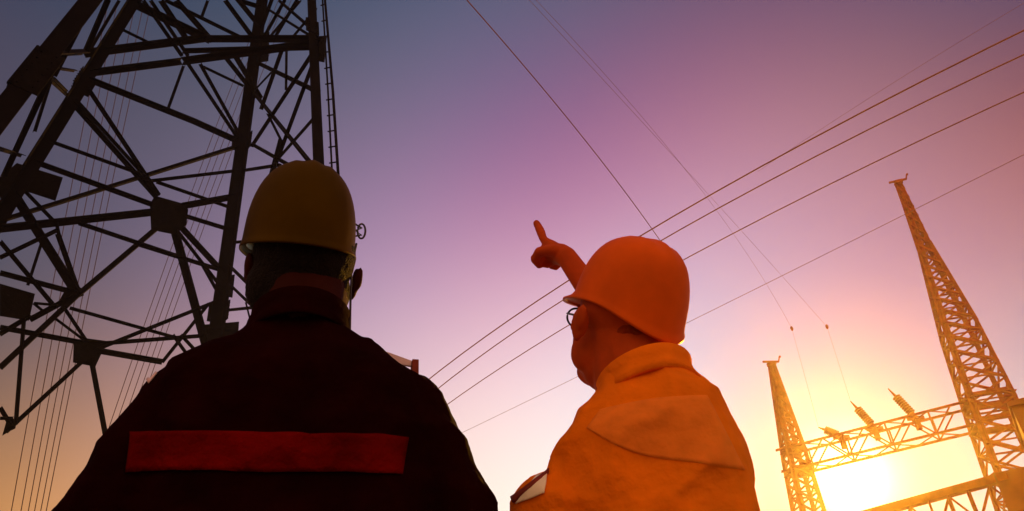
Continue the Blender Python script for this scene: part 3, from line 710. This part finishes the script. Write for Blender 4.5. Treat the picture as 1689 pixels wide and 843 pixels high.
ms = MB(); ms.plate([F1.loc(x, y, -.015) for x, y in ((606, 574), (640, 582), (684, 598), (684, 606), (652, 600), (620, 586))], (0, -1, .6), .003); ms.build('shoulder_strap', M_PALE, P1)
patch(F1, J1, [(240, 622), (262, 603), (268, 608), (247, 634)], 6, 4, 'shoulder_highlight', M_PALE, P1, .003, .002)  # light-grey strap highlight on the left shoulder, laid on as a pale strip

# ---- worker on the right, workwear and helmet coloured orange by the glare, pointing
F2 = Frame((1040, 500), 1.5)
P2 = empty('person', (F2.o.x, F2.o.y, 0), -F2.az); tag(P2, 'worker in workwear and hard hat tinted orange by glare, pointing up with one bare hand', 'person', 'two workers at the substation')
YAW = 46
hm2 = Matrix.Translation((-.020, .0, 1.466)) @ Matrix.Rotation(math.radians(YAW), 4, 'Z') @ Matrix.Rotation(math.radians(27), 4, 'X')
hd2 = Matrix.Translation((-.032, .004, 1.464)) @ Matrix.Rotation(math.radians(YAW-4), 4, 'Z') @ Matrix.Rotation(math.radians(30), 4, 'X') @ Matrix.Scale(1.13, 4)
body = MB(); head_prims(body, hd2, 1.12)
body.chain([(-.01, .01, 1.27), (-.015, 0, 1.36), (-.018, 0, 1.45)], [.092, .088, .088]); body.ell((-.062, .02, 1.385), (.062, .062, .050))
torso_rings(body, [(.86, -.14, .12, .1, -.1), (1.0, -.14, .12, .09, -.09), (1.2, -.15, .12, .1, -.1), (1.27, -.12, .1, .08, -.08), (1.31, -.08, .06, .06, -.06)])
jk = MB()
torso_rings(jk, [(.80, -.20, .155, .15, -.15), (.92, -.20, .150, .145, -.145), (1.05, -.22, .155, .14, -.14), (1.14, -.225, .166, .14, -.145), (1.20, -.195, .163, .13, -.145),
                 (1.25, -.155, .150, .12, -.13), (1.285, -.120, .130, .10, -.12), (1.32, -.100, .102, .09, -.105), (1.345, -.088, .085, .085, -.09)])
jk.chain([(.050, -.03, 1.355), (.082, .0, 1.30)], [.032, .045])   # hood bunched at the nape
shL, elL, wrL = (-.206, -.07, 1.072), (-.255, -.06, .88), (-.22, .02, .68)
clothes_hand_arm(body, jk, shL, elL, wrL, [.076, .072, .062, .048], [.045, .038, .028, .026])
# pointing arm beyond the head
wr = F2.loc(936, 426, .20); hd = F2.loc(905, 398, .215); elb = F2.loc(1030, 560, .20); shR = Vector((.105, .12, 1.25))
mid = elb
jk.chain([shR, (shR+mid)/2, mid, mid.lerp(wr, .25)], [.068, .058, .048, .042]); 
body.chain([shR, mid, wr], [.045, .040, .0275])
dimg = (F2.loc(892, 382, .20)-F2.loc(936, 426, .20)).normalized()
camz = (F2.inv.to_3x3() @ (CAM-(F2.mat @ wr))).normalized(); nn = camz.cross(dimg)   # palm faces down-left in view
nn = nn if nn.z < 0 else -nn
hand(body, wr+dimg*.004, dimg+Vector((0, .55, .05)), nn, True, POINT, 62, 1.10, True)
hand(body, (-.215, .03, .665), (.05, .15, -1), (1, .1, 0), False, RELAX)
tr2 = MB(); boots = legs(body, tr2, P2, -.02, .13, .88)
torso_rings(tr2, [(.80, -.19, .14, .12, -.13), (.90, -.185, .135, .115, -.12), (.98, -.17, .12, .11, -.11)])
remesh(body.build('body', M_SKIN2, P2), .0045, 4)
cl = MB(); Rg = []
for zz, rr in ((-.032, 1.16), (-.012, 1.06), (.010, 1.0), (.028, 1.03)):
    Rg.append([Vector((.002+.090*rr*math.cos(2*math.pi*i/40)+.010*math.sin(3*2*math.pi*i/40)*(zz+.03)*8*.3, -.004+.096*rr*math.sin(2*math.pi*i/40), 1.322+zz-.012*math.sin(2*math.pi*i/40)+.020*math.cos(2*math.pi*i/40))) for i in range(40)])
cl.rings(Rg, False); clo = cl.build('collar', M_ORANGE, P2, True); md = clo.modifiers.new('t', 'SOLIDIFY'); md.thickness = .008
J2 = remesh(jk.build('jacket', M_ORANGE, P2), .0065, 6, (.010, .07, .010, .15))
remesh(tr2.build('trousers', M_NAVY, P2), .012, 6, (.012, .08))
for b in boots: remesh(b.build('boot', M_BOOT, P2), .008, 3)
hr = MB(); hr.ell((0, -.024, .035), (.089, .096, .096)); hr.ell((0, -.058, -.020), (.074, .05, .05)); hr.xf(hm2); remesh(hr.build('hair', M_HAIR2, P2), .006, 3, (.004, .01))
for s in (-1, 1):
    e = MB(); e.ell((s*.032, .088, .008), .012, None, 14, 10); e.xf(hd2); e.build('eye', M_EYE, P2, True)
hh2 = hm2 @ Matrix.Translation((0, -.002, .050)) @ Matrix.Rotation(math.radians(9), 4, 'X')
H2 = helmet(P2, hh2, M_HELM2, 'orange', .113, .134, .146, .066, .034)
# safety glasses
gl_ = MB()
for s in (-1, 1):
    cc = Vector((s*.034, .104, .014)); ring = [cc+Vector((.027*math.cos(a), -.006*abs(math.cos(a)), .019*math.sin(a))) for a in np.linspace(0, 2*math.pi, 25)]
    gl_.path(ring, .0022, 6); gl_.path([(s*.061, .100, .018), (s*.080, .06, .014), (s*.097, -.01, .008)], .002, 6)
gl_.path([(-.007, .106, .018), (0, .112, .022), (.007, .106, .018)], .002, 6); gl_.xf(hd2); gl_.build('safety_glasses', M_RUBBER, P2)
# collar flap, yoke tape, bright patch of sky at the sleeve, epaulette seam
cf = MB(); cf.plate([F2.loc(985, 655, -.02), F2.loc(1010, 662, -.03), F2.loc(990, 700, -.04), F2.loc(938, 727, -.03), F2.loc(930, 718, -.02), F2.loc(960, 692, -.02)], (.2, -1, .3), .006); cf.build('collar_flap', M_SEAM, P2)
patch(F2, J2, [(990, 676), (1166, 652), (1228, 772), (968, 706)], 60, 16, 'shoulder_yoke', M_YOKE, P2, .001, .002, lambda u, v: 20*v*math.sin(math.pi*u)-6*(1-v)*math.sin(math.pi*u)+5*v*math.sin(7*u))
patch(F2, J2, [(885, 788), (903, 782), (899, 814), (853, 832)], 14, 10, 'sleeve_sky_patch', M_SKYPATCH, P2, .004, .003)
patch(F2, J2, [(846, 822), (908, 776), (905, 783), (850, 830)], 20, 3, 'sleeve_seam', M_SEAM, P2, .005, .003)
